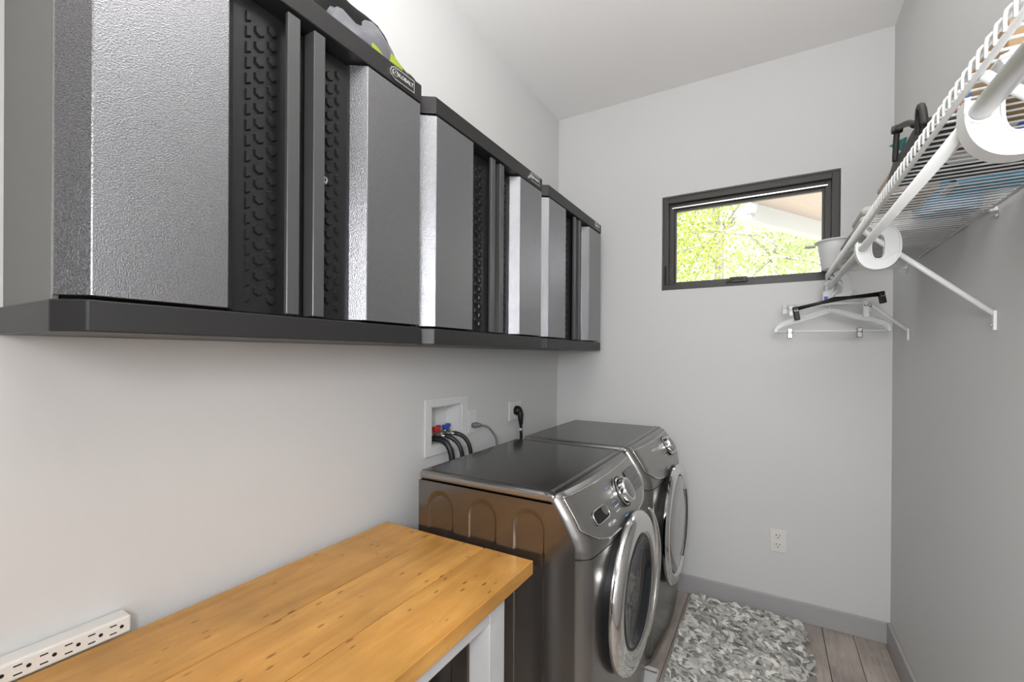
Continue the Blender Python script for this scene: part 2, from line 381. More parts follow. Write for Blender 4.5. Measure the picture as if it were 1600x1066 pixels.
def cabinet(y0, label, badge_side=True):
    root = empty('wall_cabinet', (0.002, y0, CZ), label, 'cabinet', 'steel cabinets on the left wall')
    bm = bmesh.new(); prism(bm, PROF, 2, 0, 0.050, 0.0025); mobj('bottom_rail', bm, m_rail, root)
    bm = bmesh.new(); prism(bm, PROF, 2, CH-0.053, CH, 0.0025); tr = mobj('top_rail', bm, m_rail, root)
    bd = mobj('body', B((0, 0.010, 0.050), (0.272, CW-0.010, CH-0.053)), m_cabside, root)
    mobj('side_flange', B((0.262, 0.004, 0.050), (0.286, 0.013, CH-0.053), 0.001), m_cabside, root)
    mobj('side_flange', B((0.262, CW-0.013, 0.050), (0.286, CW-0.004, CH-0.053), 0.001), m_cabside, root)
    mobj('door_gap_shade', B((0.270, 0.016, 0.050), (0.280, CW-0.016, CH-0.053)), m_dark, root)  # black sheet standing in for the shade between doors and rails
    # left door and right door mirror each other about the middle
    for side in (0, 1):
        f = (lambda y: y) if side == 0 else (lambda y: CW-y)
        d = bpy.data.objects.new('door', None); d.empty_display_size = 0.05; link(d, root)
        pr = [(0.288, 0.004), (0.296, 0.004), (0.3375, 0.036), (0.3375, 0.235), (0.300, 0.262), (0.288, 0.262)]
        pr = [(a, f(b_)) for a, b_ in pr]
        bm = bmesh.new(); prism(bm, pr, 2, Z0+0.004, Z1-0.002, 0.0012, 1)
        tag(mobj('hammered_panel', bm, m_hammer, d), 'silver hammered door panel')
        ya, yb = sorted((f(0.262), f(0.402)))
        cols = [f(0.290), f(0.318), f(0.346)]
        tag(mobj('embossed_panel', hexpanel(ya, yb, cols), m_hex, d), 'black panel embossed with hexagons')
        ha, hb = sorted((f(0.358), f(0.388)))
        mobj('handle', B((0.322 if side == 0 else 0.296, ha, Z0+0.003), (0.333, hb, Z1-0.004), 0.0015, 1), m_handle, d)
        if side == 1:
            mobj('lock', L([(0, 0.011), (0.007, 0.011), (0.010, 0.008), (0.0105, 0), ], (0.292, 0.476, 0.393), (1, 0, 0), 20), m_chrome, d, True)
            mobj('keyhole', B((0.3025, 0.4745, 0.389), (0.3036, 0.4775, 0.397)), m_black, d)
    # badge on the top rail
    by, bz, x = 0.696, CH-0.027, CD
    def plate(w, h, x0, x1):
        pts = [(-w/2+h*.5, -h/2), (w/2, -h/2), (w/2, h/2), (-w/2+h*.5, h/2), (-w/2+h*.12, h*.3), (-w/2, 0), (-w/2+h*.12, -h*.3)]
        bm = bmesh.new(); prism(bm, [(by+a, bz+b_) for a, b_ in pts], 0, x0, x1); return bm
    bd = tag(mobj('badge_rim', plate(0.096, 0.036, x-0.001, x+0.004), m_steel, root), 'bright rim of the maker badge')
    mobj('badge_plate', plate(0.089, 0.029, x+0.002, x+0.0047), m_badge, bd)
    mobj('badge_emblem', T([(x+0.0047, by-0.029+0.0095*math.cos(a), bz+0.0095*math.sin(a)) for a in [2*PI*k/20 for k in range(20)]], 0.0014, 6, True), m_steel, bd)
    mobj('badge_emblem', text_bm('K', 0.014, 0.0006, frame_mtx((x+0.005, by-0.029, bz), (0,1,0), (0,0,1))), m_steel, bd)
    mobj('badge_lettering', text_bm('KOBALT', 0.0155, 0.0006, frame_mtx((x+0.005, by+0.0125, bz), (0,1,0), (0,0,1))), m_print, bd)
    return root
cabinet(0.229, 'nearest silver and charcoal steel wall cabinet, with clothing piled on top')
cabinet(1.043, 'silver and charcoal steel wall cabinet in the middle of the three')
cabinet(1.862, 'farthest silver and charcoal steel wall cabinet, beside the back wall corner')

# bundle of clothing on top of the nearest cabinet
jk = empty('folded_jacket', (0.2, 0.85, CZ+CH), 'black, grey and lime green jacket bundled on top of the nearest cabinet', 'jacket')
def cloth_blob(cx, cy, z0, rx, ry, rz, seed, amp=0.18, rot=0):
    rnd = random.Random(seed); bm = bmesh.new(); bmesh.ops.create_icosphere(bm, subdivisions=4, radius=1)
    ph = [rnd.uniform(0, 6.28) for _ in range(6)]
    for v in bm.verts:
        n = v.co.normalized(); d = 1+amp*(math.sin(4*n.x+ph[0])*math.sin(5*n.y+ph[1])+0.5*math.sin(9*n.y+ph[2]+3*n.z)+0.3*math.sin(13*n.x+ph[3]))
        p = Vector((n.x*rx*d, n.y*ry*d, max(n.z, -0.05)*rz*d+0.0))
        c, s = math.cos(rot), math.sin(rot)
        v.co = Vector((cx+p.x*c-p.y*s, cy+p.x*s+p.y*c, z0+max(p.z, 0)))
    return bm
mobj('black_shell', cloth_blob(-0.01, 0.01, 0, 0.11, 0.165, 0.185, 3, 0.05), mat('black_fabric', (0.008, 0.0078, 0.0078), 0.9, spec=0.2), jk, 'all')
mobj('grey_lining', cloth_blob(0.055, 0.015, 0, 0.068, 0.155, 0.112, 11, 0.13, 0.1), mat('grey_satin', (0.13, 0.13, 0.145), 0.35), jk, 'all')
mobj('lime_trim', cloth_blob(0.080, 0.050, 0, 0.05, 0.120, 0.056, 5, 0.12), mat('lime_fabric', (0.26, 0.33, 0.015), 0.6), jk, 'all')
mobj('dark_cuff', cloth_blob(0.075, 0.105, 0, 0.052, 0.085, 0.042, 9, 0.10), mat('black_cuff', (0.018, 0.018, 0.018), 0.7), jk, 'all')

# ------------------------------------------------------------------ workbench
TZ, TX0, TX1, TY1, TY0 = 0.768, 0.043, 0.645, 1.165, -0.55
wb = empty('workbench', (0.3, 0.3, 0), 'long pine-topped workbench with grey painted legs against the left wall', 'table')
wb.location = (0, 0, 0)
for a, b_ in ((TX0, 0.277), (0.277, 0.4715), (0.4715, TX1)):
    bm = B((a+0.0016, TY0, TZ-0.040), (b_-0.0016, TY1+random.uniform(-.0015, .0015), TZ+random.uniform(-0.0006, 0)), 0.0016, 2)
    mobj('board', bm, m_pine, wb)
LY = (1.041, -0.43)
for lx0, lx1 in ((0.085, 0.150), (0.556, 0.621)):
    mobj('leg', B((lx0, 0.967, 0), (lx1, 1.041, TZ-0.040), 0.002), m_legpaint, wb)
    mobj('leg', B((lx0, -0.45, 0), (lx1, -0.376, TZ-0.040), 0.002), m_legpaint, wb)
mobj('apron', B((0.583, -0.376, TZ-0.090), (0.620, 0.967, TZ-0.040), 0.001), m_legpaint, wb)
mobj('apron', B((0.086, -0.376, TZ-0.090), (0.123, 0.967, TZ-0.040), 0.001), m_legpaint, wb)
mobj('apron', B((0.150, 0.990, TZ-0.110), (0.556, 1.028, TZ-0.040), 0.001), m_legpaint, wb)

# power strip standing at the back of the bench
ps = empty('power_strip', (0, 0, 0), 'white six-way power strip fixed to the wall behind the workbench', 'power strip')
mobj('housing', B((0.003, 0.02, 0.769), (0.046, 0.420, 0.806), 0.005, 3), m_outlet, ps)
for i in range(9):
    yc = 0.402-0.0345*i
    bm = bmesh.new()
    for zz in (0.7955, 0.7795): box(bm, (0.0455, yc-0.019, zz-0.0013), (0.0464, yc-0.0075, zz+0.0013))
    mobj('slot', bm, m_dark, ps)
    mobj('earth_hole', L([(0, 0.0005), (0.0036, 0.0005), (0.0036, -0.0005)], (0.0461, yc+0.001, 0.7875), (1, 0, 0), 12), m_dark, ps)

# ------------------------------------------------------------------ washer and dryer
def appliance(kind, y0, label, cat):
    w, xb, top = 0.70, 0.178, 0.967
    y1 = y0+w; yc = (y0+y1)/2
    root = empty(kind, (0, 0, 0), label, cat, 'matching laundry machines')
    RC = 0.042
    def xplan(y):
        d = min(y-y0, y1-y); d = max(d, 0); drop = 0
        if d < RC: drop = RC-math.sqrt(max(0, RC*RC-(RC-d)**2))
        t = (y-yc)/(w/2)
        return 0.804-drop+0.024*(1-t*t)
    KN = [(0.967, -0.098), (0.962, -0.088), (0.955, -0.080), (0.90, -0.043), (0.85, -0.016), (0.815, -0.003), (0.79, 0), (0.06, 0), (0.03, -0.006), (0.012, -0.02)]
    def xoff(z):
        for (za, oa), (zb, ob) in zip(KN[:-1], KN[1:]):
            if zb <= z <= za: return ob+(oa-ob)*(z-zb)/(za-zb)
        return KN[-1][1]
    def xf(y, z): return xplan(y)+xoff(z)
    def nrm(y, z):
        e = 0.002
        dx = (xf(y+e, z)-xf(y-e, z))/(2*e); dz = (xf(y, z+e)-xf(y, z-e))/(2*e)
        return Vector((1, -dx, -dz)).normalized()
    def P(y, z, lift=0.0):
        return Vector((xf(y, z), y, z))+nrm(y, z)*lift
    def ysamp(u):   # denser at rounded corners
        return y0+w*(0.5-0.5*math.cos(PI*u))
    dz, dr = (0.572, 0.262) if kind == 'washing_machine' else (0.556, 0.283)
    # cabinet core with side panels
    sp = [(xb, 0.02), (0.766, 0.02), (0.766, 0.825), (0.698, 0.936), (xb, 0.936)]
    bm = bmesh.new()
    prism(bm, sp, 1, y1-0.004, y1)
    box(bm, (xb, y0+0.006, 0.02), (xb+0.004, y1-0.004, 0.936))
    mobj('cabinet_shell', bm, m_side, root)
    # near side sheet with three arches pressed inwards
    arch = [(0.222+0.170*i, 0.330+0.170*i) for i in range(3)]
    def inside(x, z):      # signed distance into the nearest arch
        best = -1
        for xa, xc in arch:
            r = (xc-xa)/2; cx = (xa+xc)/2; cz = 0.905-r
            d = r-math.hypot(x-cx, z-cz) if z > cz else min(r-abs(x-cx), z-0.06)
            best = max(best, d)
        return best
    def sidep(u, v):
        x = xb+(0.766-xb)*u; zm = 0.936 if x <= 0.698 else 0.936-(x-0.698)/0.068*0.111
        z = 0.02+(zm-0.02)*v; t = min(max(inside(x, z)/0.007, 0), 1)
        return Vector((x, y0+0.0048*t*t*(3-2*t), z))
    bm = bmesh.new(); grid(bm, sidep, 168, 150); mobj('side_panel', bm, m_side, root, 'all')
    # lid
    bm = bmesh.new(); box(bm, (xb, y0-0.001, 0.9385), (0.703, y1+0.001, top), 0.011, 4); mobj('lid', bm, m_trim if False else m_face, root, True)
    tag(mobj('lid_inset', B((xb+0.022, y0+0.022, top-0.004), (0.676, y1-0.022, top+0.0012), 0.001, 1), m_lid, root), 'dark glossy top')
    mobj('lid_frame', ring_frame_z(xb+0.004, 0.701, y0+0.012, y1-0.012, 0.012, top-0.006, top+0.0004), m_lid, root)
    # front, upper (console) and lower
    bm = bmesh.new(); grid(bm, lambda u, v: Vector((xf(ysamp(u), 0.793+(top-0.793)*v), ysamp(u), 0.793+(top-0.793)*v)), 44, 24)
    # close the console back to the lid
    grid(bm, lambda u, v: Vector((0.7035+(xf(ysamp(u), top)-0.7035)*v, ysamp(u), top)), 44, 2)
    for yy in (y0, y1):
        vs = [bm.verts.new((xf(yy, z), yy, z)) for z in [0.793+(top-0.793)*k/24 for k in range(25)]]
        bk = [bm.verts.new((0.7035, yy, top)), bm.verts.new((0.7035, yy, 0.937)), bm.verts.new((0.768, yy, 0.823)), bm.verts.new((0.768, yy, 0.793))]
        # fan of quads towards the seam line
        for k in range(24):
            z = 0.793+(top-0.793)*(k+0.5)/24
            def seam(z): 
                if z <= 0.823: return 0.767
                if z >= 0.937: return 0.7035
                return 0.767+(0.7035-0.767)*(z-0.823)/(0.937-0.823)
            a, b_ = vs[k], vs[k+1]
            za, zb = a.co.z, b_.co.z
            if a.co.x-seam(za) < 1e-4 and b_.co.x-seam(zb) < 1e-4: continue
            c = bm.verts.new((min(seam(zb), b_.co.x), yy, zb)); d_ = bm.verts.new((min(seam(za), a.co.x), yy, za))
            bm.faces.new((a, b_, c, d_))
        for v in bk: bm.verts.remove(v)
    mobj('console', bm, m_body, root, True)
    zlo = 0.022
    bm = bmesh.new()
    def lowp(u, v): z = zlo+(0.7895-zlo)*v; y = ysamp(u); return Vector((xf(y, z), y, z))
    def keep(u, v):
        p = lowp(u, v); return (p.y-yc)**2+(p.z-dz)**2 > 0.205**2
    grid(bm, lowp, 70, 80, keep); mobj('front_panel', bm, m_body, root, True)
    mobj('seam', T([(xf(ysamp(k/40), 0.791)-0.004, ysamp(k/40), 0.791) for k in range(1, 40)], 0.0035, 6), m_dark, root)
    for fx in (0.25, 0.72):
        for fy in (y0+0.06, y1-0.06):
            mobj('foot', L([(0, 0), (0.022, 0), (0.022, 0.012), (0.012, 0.014), (0.012, 0.03), (0, 0.03)], (fx, fy, 0.0001 if kind != 'washing_machine' else 0.0065), (0, 0, 1), 16), m_rubber, root)
    mobj('bottom_plate', B((xb+0.01, y0+0.01, 0.022), (0.76, y1-0.01, 0.03)), m_dark, root)
    # face plate of the console
    def zbot(y):
        t = (y-yc)/(w/2-0.02); return 0.806+0.050*abs(t)**5+0.012*(t*t)
    def plate_y(u): return y0+0.019+(w-0.036)*u
    bm = bmesh.new()
    def fp(u, v):
        y = plate_y(u); zb = zbot(y); z = zb+(0.955-zb)*v; return P(y, z, 0.0035)
    vs = grid(bm, fp, 48, 18)
    per = [vs[i][0] for i in range(49)]+[vs[48][j] for j in range(1, 19)]+[vs[i][18] for i in range(47, -1, -1)]+[vs[0][j] for j in range(17, 0, -1)]
    per_co = [v.co.copy() for v in per]
    inner = [bm.verts.new(v.co-nrm(v.co.y, v.co.z)*0.006) for v in per]
    for k in range(len(per)): k2 = (k+1) % len(per); bm.faces.new((per[k], per[k2], inner[k2], inner[k]))
    face = mobj('control_face', bm, m_face, root, True)
    mobj('face_trim', T(per_co, 0.0026, 6, True), m_trim, face, 'all')
    def surf_frame(y, z, lift): 
        n = nrm(y, z); xd = Vector((0, 1, 0)); xd = (xd-n*xd.dot(n)).normalized(); yd = n.cross(xd)
        return frame_mtx(P(y, z, lift), xd, yd), n
    ky, kz = (yc+0.012, 0.893) if kind == 'washing_machine' else (yc+0.095, 0.905)
    mt, n = surf_frame(ky, kz, 0.003)
    kn = mobj('dial', L([(0.052, 0), (0.052, 0.006), (0.047, 0.010), (0.044, 0.011), (0.043, 0.030), (0.040, 0.036), (0.034, 0.037), (0.030, 0.035), (0, 0.036)], mt.translation, n, 48), m_chrome, root, True)
    mobj('dial_ring', L([(0.049, 0.0095), (0.0535, 0.0085), (0.0535, 0.006)], mt.translation, n, 48), m_black, kn, True)
    mobj('dial_cap', L([(0.033, 0.0375), (0.028, 0.0385), (0, 0.040)], mt.translation, n, 40), m_face, kn, True)
    def decal(name, y, z, wd, hg, m, lift=0.0042, par=face, deep=0.0006):
        mt, n = surf_frame(y, z, lift); bm = bmesh.new()
        box(bm, (-wd/2, -hg/2, -deep), (wd/2, hg/2, deep)); bm.transform(mt); return mobj(name, bm, m, par)
    if kind == 'washing_machine':
        for k in range(6):
            zz = 0.925-0.0135*k
            decal('cycle_print', ky-0.082-0.006*(k % 2), zz, 0.036, 0.0026, m_print if k % 3 else m_printblue)
            decal('cycle_print', ky+0.078, zz, 0.030, 0.0022, m_print)
        decal('display', yc+0.205, 0.893, 0.155, 0.085, m_display, 0.0045)
        for k in range(4): decal('display_print', yc+0.205, 0.918-0.016*k, 0.12, 0.003, m_greycord, 0.0055)
        # detergent pocket
        pk = decal('pocket', yc-0.200, 0.878, 0.105, 0.040, m_black, 0.0046)
        mt, n = surf_frame(yc-0.200, 0.878, 0.006)
        mobj('pocket_rim', T([mt @ Vector((0.053*sx_(a), 0.021*sy_(a), 0)) for a in [2*PI*k/32 for k in range(32)]], 0.0022, 6, True), m_trim, face, 'all')
        bm = bmesh.new(); lathe(bm, [(0.022, 0), (0.018, 0.002), (0, 0.003)], (0.036, 0.010, 0), (0, 0, 1), 20)
        for v in bm.verts: v.co.y = max(-0.019, min(v.co.y, 0.018)); v.co.x = min(v.co.x, 0.050)
        bm.transform(mt); mobj('pocket_pull', bm, m_face, face, True)
        mt, n = surf_frame(yc-0.155, 0.842, 0.0045)
        mobj('model_print', text_bm('VRT plus', 0.017, 0.0004, mt), m_print, face)
        decal('logo_print', yc-0.02, 0.828, 0.030, 0.006, m_printblue)
        decal('bright_strip', yc-0.155, 0.812, 0.10, 0.003, m_print, 0.004)
    else:
        decal('maker_print', yc-0.13, 0.925, 0.055, 0.006, m_print)
        decal('logo_print', yc-0.04, 0.83, 0.07, 0.004, m_print)
        decal('display', yc+0.235, 0.893, 0.11, 0.08, m_display, 0.0045)
        for k in range(5): decal('cycle_print', ky-0.08, 0.93-0.013*k, 0.03, 0.0024, m_print)
    # door
    ox = 0.0
    door = bpy.data.objects.new('door', None); door.empty_display_size = 0.05; link(door, root)
    if kind == 'washing_machine':
        mobj('gasket', L([(dr-0.03, 0.79), (dr-0.008, 0.79), (dr-0.006, 0.842), (dr-0.03, 0.845)], (ox, yc, dz), (1, 0, 0), 72), m_black, door, True)
        mobj('chrome_ring', L([(dr-0.020, 0.836), (dr, 0.838), (dr+0.002, 0.846), (dr-0.001, 0.855), (dr-0.008, 0.863), (dr-0.022, 0.869), (dr-0.040, 0.870), (dr-0.060, 0.868), (0.190, 0.865), (0.184, 0.862), (0.182, 0.852)], (ox, yc, dz), (1, 0, 0), 96), m_chrome, door, True)
        mobj('inner_ring', L([(0.185, 0.861), (0.182, 0.8635), (0.176, 0.8635), (0.173, 0.859)], (ox, yc, dz), (1, 0, 0), 80), m_black, door, True)
        tag(mobj('glass_bowl', L([(0.177, 0.862), (0.172, 0.861), (0.164, 0.855), (0.140, 0.846), (0.10, 0.840), (0.05, 0.837), (0, 0.836)], (ox, yc, dz), (1, 0, 0), 72), m_bowl, door, True), 'dark glass bowl')
        # crescent grip on the far side of the ring
        pts = []
        rad = []
        for k in range(25):
            a = math.radians(-62+124*k/24); pts.append((0.864, yc+(dr+0.004)*math.cos(a), dz+0.01+(dr+0.004)*math.sin(a))); rad.append(0.004+0.013*math.sin(PI*k/24))
        mobj('door_grip', T(pts, rad, 10), m_chrome, door, 'all')
        mobj('care_mark', B((0.8690, yc-0.205, dz-0.105), (0.8700, yc-0.191, dz-0.085)), m_print, door)
    else:
        mobj('gasket', L([(dr-0.03, 0.79), (dr-0.012, 0.79), (dr-0.006, 0.850), (dr-0.03, 0.852)], (ox, yc, dz), (1, 0, 0), 72), m_black, door, True)
        mobj('chrome_ring', L([(dr-0.020, 0.842), (dr, 0.844), (dr+0.002, 0.854), (dr-0.003, 0.862), (dr-0.016, 0.868), (dr-0.040, 0.866), (dr-0.046, 0.860), (dr-0.05, 0.858)], (ox, yc, dz), (1, 0, 0), 96), m_chrome, door, True)
        mobj('groove', L([(dr-0.05, 0.858), (dr-0.058, 0.857)], (ox, yc, dz), (1, 0, 0), 80), m_black, door, True)
        tag(mobj('mirror_disc', L([(dr-0.058, 0.860), (dr-0.07, 0.866), (dr-0.14, 0.871), (0, 0.873)], (ox, yc, dz), (1, 0, 0), 80), m_mirror, door, True), 'tinted mirror-like door disc')
        mobj('door_grip', T([(0.872, yc+(dr-0.085)*math.cos(a), dz+(dr-0.085)*math.sin(a)) for a in [math.radians(-70+110*k/24) for k in range(25)]], 0.003, 8), m_black, door, 'all')
    return root
def sx_(a): return math.copysign(abs(math.cos(a))**0.45, math.cos(a))
def sy_(a): return math.copysign(abs(math.sin(a))**0.45, math.sin(a))
def ring_frame_z(x0, x1, y0, y1, w, z0, z1):
    bm = bmesh.new()
    box(bm, (x0, y0, z0), (x0+w, y1, z1)); box(bm, (x1-w, y0, z0), (x1, y1, z1)); box(bm, (x0+w, y0, z0), (x1-w, y0+w, z1)); box(bm, (x0+w, y1-w, z0), (x1-w, y1, z1)); return bm
washer = appliance('washing_machine', 1.187, 'graphite front-loading washing machine with dark round glass door, beside the workbench', 'washer')
dryer = appliance('tumble_dryer', 1.950, 'graphite tumble dryer with mirrored round door, in the corner by the back wall', 'dryer')
# shallow white drip tray under the washing machine
dt = empty('drip_tray', (0, 0, 0), 'shallow white plastic drip tray on the floor under the washing machine', 'tray')
mobj('tray_floor', B((0.16, 1.175, 0.0005), (0.835, 1.965, 0.006)), m_white, dt)
pts = []
for (cx, cy, a0) in ((0.826, 1.967, 0), (0.19, 1.967, 90), (0.19, 1.18, 180), (0.826, 1.18, 270)):
    for k in range(7): a = math.radians(a0+15*k); pts.append((cx+0.016*math.cos(a), cy+0.016*math.sin(a)))
bm = bmesh.new(); v = [[bm.verts.new((px+(-0.006 if px < .5 else 0.006)*0*k, py, z)) for px, py in pts] for k, z in enumerate((0.0005, 0.0185))]
cx_, cy_ = 0.5, 1.57
inn = [(cx_+(px-cx_)*0.985, cy_+(py-cy_)*0.985) for px, py in pts]
v2 = [bm.verts.new((px, py, 0.0185)) for px, py in inn]; v3 = [bm.verts.new((px, py, 0.006)) for px, py in inn]
n_ = len(pts)
for A, B_ in ((v[0], v[1]), (v[1], v2), (v2, v3), (v3, v[0])):
    for k in range(n_): bm.faces.new((A[k], A[(k+1)%n_], B_[(k+1)%n_], B_[k]))
mobj('tray_rim', bm, m_white, dt)

# ------------------------------------------------------------------ laundry box, outlets, hoses
lb = empty('laundry_box', (0, 0, 0), 'white recessed laundry supply box in the wall above the washer', 'supply box')
bm = bmesh.new(); y0, y1, z0, z1 = 1.413, 1.712, 0.943, 1.187
box(bm, (0.0005, y0, z0), (0.009, BX0, z1), 0.002); box(bm, (0.0005, BX1, z0), (0.009, y1, z1), 0.002)
box(bm, (0.0005, BX0, z0), (0.009, BX1, BZ0), 0.002); box(bm, (0.0005, BX0, BZ1), (0.009, BX1, z1), 0.002)
mobj('face_frame', bm, m_white, lb)
bm = bmesh.new()
box(bm, (-0.083, BX0+.001, BZ0+.001), (-0.080, BX1-.001, BZ1-.001)); box(bm, (-0.08, BX0+.001, BZ0+.001), (0.001, BX0+.004, BZ1-.001)); box(bm, (-0.08, BX1-.004, BZ0+.001), (0.001, BX1-.001, BZ1-.001))
box(bm, (-0.08, BX0+.001, BZ0+.001), (0.001, BX1-.001, BZ0+.004)); box(bm, (-0.08, BX0+.001, BZ1-.004), (0.001, BX1-.001, BZ1-.001))
mobj('recess', bm, m_white, lb)
for yy, m, nm in ((1.532, m_red, 'red valve handle'), (1.600, m_blue, 'blue valve handle')):
    vb = mobj('valve', L([(0, -0.020), (0.011, -0.020), (0.011, 0.0), (0.014, 0.002), (0.014, 0.014), (0.009, 0.016), (0.009, 0.030), (0, 0.030)], (-0.045, yy, 1.026), (1, 0, -0.15), 16), m_brass, lb, True)
    bm = bmesh.new(); box(bm, (-0.045, yy-0.016, 1.036), (-0.022, yy+0.016, 1.056), 0.004); box(bm, (-0.040, yy-0.006, 1.020), (-0.026, yy+0.006, 1.040), 0.002)
    box(bm, (-0.043, yy+0.008, 1.045), (-0.024, yy+0.026, 1.060), 0.003)
    tag(mobj('valve_handle', bm, m, lb), nm)
def hose(name, label, pts, r, m, grp=None, fit=None):
    e = empty(name, (0, 0, 0), label, 'hose', grp)
    mobj('tube', T(smooth_path(pts, 8), r, 12), m, e, 'all')
    if fit:
        a, b_ = Vector(pts[0]), Vector(pts[1]); d = (b_-a).normalized()
        mobj('coupling', L([(0, -0.008), (0.0145, -0.008), (0.0155, 0.0), (0.0145, 0.006), (0.0155, 0.010), (0.0115, 0.014), (0.0105, 0.026), (0, 0.026)], a, d, 16), m_steel, e, True)
    return e
hose('water_hose', 'black water hose from the red valve, curving down behind the washer', [(-0.015, 1.532, 1.020), (0.02, 1.548, 1.016), (0.055, 1.566, 0.992), (0.078, 1.574, 0.94), (0.085, 1.575, 0.80), (0.09, 1.57, 0.60)], 0.0095, m_rubber, None, True)
hose('water_hose', 'black water hose from the blue valve, curving down behind the washer', [(-0.015, 1.600, 1.020), (0.02, 1.615, 1.018), (0.052, 1.634, 0.996), (0.074, 1.644, 0.94), (0.08, 1.646, 0.80), (0.09, 1.64, 0.60)], 0.0095, m_rubber, None, True)
hose('drain_hose', 'thick black drain hose looping out of the supply box corner', [(-0.06, 1.475, 1.0), (-0.04, 1.478, 1.006), (0.0, 1.488, 1.012), (0.04, 1.500, 1.002), (0.068, 1.506, 0.965), (0.08, 1.506, 0.88), (0.085, 1.50, 0.60)], 0.0135, m_rubber)
tag(mobj('cable_tie', T([(0.02, 1.565, 1.012), (0.035, 1.553, 0.985), (0.045, 1.545, 0.968)], [0.004, 0.004, 0.007], 8), m_white), 'white plastic strap hanging between the water hoses', 'strap')
def outlet_plate(name, label, a, b, axis, cat='outlet'):
    e = empty(name, (0, 0, 0), label, cat)
    mobj('cover_plate', B(a, b, 0.0025, 2), m_outlet if axis == 1 else m_white, e); return e
o1 = outlet_plate('wall_outlet', 'white wall outlet with a grey plug, right of the supply box', (0.0003, 1.719, 1.000), (0.007, 1.789, 1.113), 0)
for zz in (1.081, 1.035): mobj('socket_face', B((0.006, 1.737, zz-0.015), (0.0085, 1.771, zz+0.015), 0.004, 2), m_white, o1)
pg = link(bpy.data.objects.new('power_cord', None), washer); pg['label'] = 'thin grey power cord plugged in beside the supply box'
mobj('plug', T([(0.009, 1.752, 1.037), (0.022, 1.753, 1.037), (0.030, 1.758, 1.039), (0.047, 1.772, 1.037)], [0.012, 0.0145, 0.0125, 0.007], 12), m_greycord, pg, 'all')
mobj('cable', T(smooth_path([(0.043, 1.77, 1.037), (0.07, 1.79, 1.028), (0.088, 1.815, 0.995), (0.10, 1.827, 0.95), (0.105, 1.83, 0.80), (0.11, 1.82, 0.6)], 8), 0.0056, 10), m_greycord, pg, 'all')
o2 = outlet_plate('dryer_outlet', 'square white dryer outlet behind the heavy black plug', (0.0003, 2.105, 1.010), (0.008, 2.235, 1.118), 0)
mobj('socket_ring', L([(0, 0.003), (0.028, 0.003), (0.03, 0)], (0.007, 2.168, 1.066), (1, 0, 0), 28), m_white, o2, True)
dc = link(bpy.data.objects.new('power_cord', None), dryer); dc['label'] = 'heavy black plug and cord hanging from the dryer outlet'
mobj('plug', L([(0, 0), (0.026, 0), (0.027, 0.012), (0.024, 0.026), (0.016, 0.034), (0, 0.036)], (0.0105, 2.168, 1.066), (1, 0, -0.1), 28), m_black, dc, True)
mobj('plug_neck', T([(0.033, 2.168, 1.068), (0.042, 2.168, 1.045), (0.044, 2.168, 1.00), (0.044, 2.168, 0.985)], [0.018, 0.017, 0.012, 0.009], 12, sx=1.1), m_black, dc, 'all')
mobj('cable', T(smooth_path([(0.044, 2.168, 0.99), (0.046, 2.169, 0.93), (0.05, 2.17, 0.80), (0.08, 2.17, 0.5)], 6), 0.0085, 10), m_black, dc, 'all')
mobj('cord_label', T([(0.044, 2.168, 0.968), (0.0445, 2.168, 0.955)], 0.0091, 10), m_print, dc, 'all')
ob = empty('wall_outlet', (0, 0, 0), 'white double outlet low on the back wall above the rug', 'outlet')
mobj('cover_plate', B((1.252, RD-0.007, 0.338), (1.327, RD-0.0003, 0.456), 0.0025, 2), m_outlet, ob)
for zz in (0.422, 0.374):
    sf = mobj('socket_face', B((1.272, RD-0.009, zz-0.017), (1.307, RD-0.006, zz+0.017), 0.005, 3), m_outlet, ob)
    bm = bmesh.new()
    box(bm, (1.280, RD-0.0096, zz+0.001), (1.283, RD-0.0088, zz+0.011)); box(bm, (1.295, RD-0.0096, zz+0.002), (1.298, RD-0.0088, zz+0.010)); box(bm, (1.2865, RD-0.0096, zz-0.010), (1.2915, RD-0.0088, zz-0.005))
    mobj('slots', bm, m_dark, sf)

# ------------------------------------------------------------------ wire shelf
SZ, SX, SY0, SY1 = 1.772, 1.470, -0.60, 2.555
LIPZ = 1.742
sh = empty('wire_shelf', (0, 0, 0), 'white wire closet shelf along the right wall with diagonal braces', 'shelf')
wr = 0.0021
ref = None
y = SY0+0.0127; idx = 0
while y < SY1:
    if ref is None:
        pts = [(RW-0.012, 0, SZ), (SX+0.012, 0, SZ), (SX+0.005, 0, SZ-0.0015), (SX+0.001, 0, SZ-0.006), (SX, 0, SZ-0.013), (SX, 0, LIPZ)]
        ref = mobj('wire', T(pts, wr, 6), m_wire, sh, 'all'); ref.location = (0, y, 0)
    else:
        o = ref.copy(); link(o, sh); o.location = (0, y, 0)
    y += 0.0254
for (xx, zz, rr) in ((SX+0.0045, LIPZ, 0.0042), (SX+0.007, SZ-0.0055, 0.0024), (RW-0.013, SZ-0.005, 0.0035)):
    mobj('rail', T([(xx, SY0, zz), (xx, SY1, zz)], rr, 8), m_wire, sh, 'all')
BY = (0.80, 1.63, 2.462)
for by in BY:
    a, b_ = Vector((SX+0.010, by, LIPZ-0.001)), Vector((RW-0.006, by, 1.492))
    br = mobj('brace', T([a, b_], 0.0075, 8, sx=0.8), m_wire, sh, 'all')
    mobj('brace_foot', B((RW-0.008, by-0.007, 1.448), (RW-0.0005, by+0.007, 1.500), 0.002), m_wire, br)
    mobj('screw', L([(0, 0.003), (0.003, 0.0025), (0.004, 0)], (RW-0.008, by, 1.462), (-1, 0, 0), 12), m_steel, br, True)
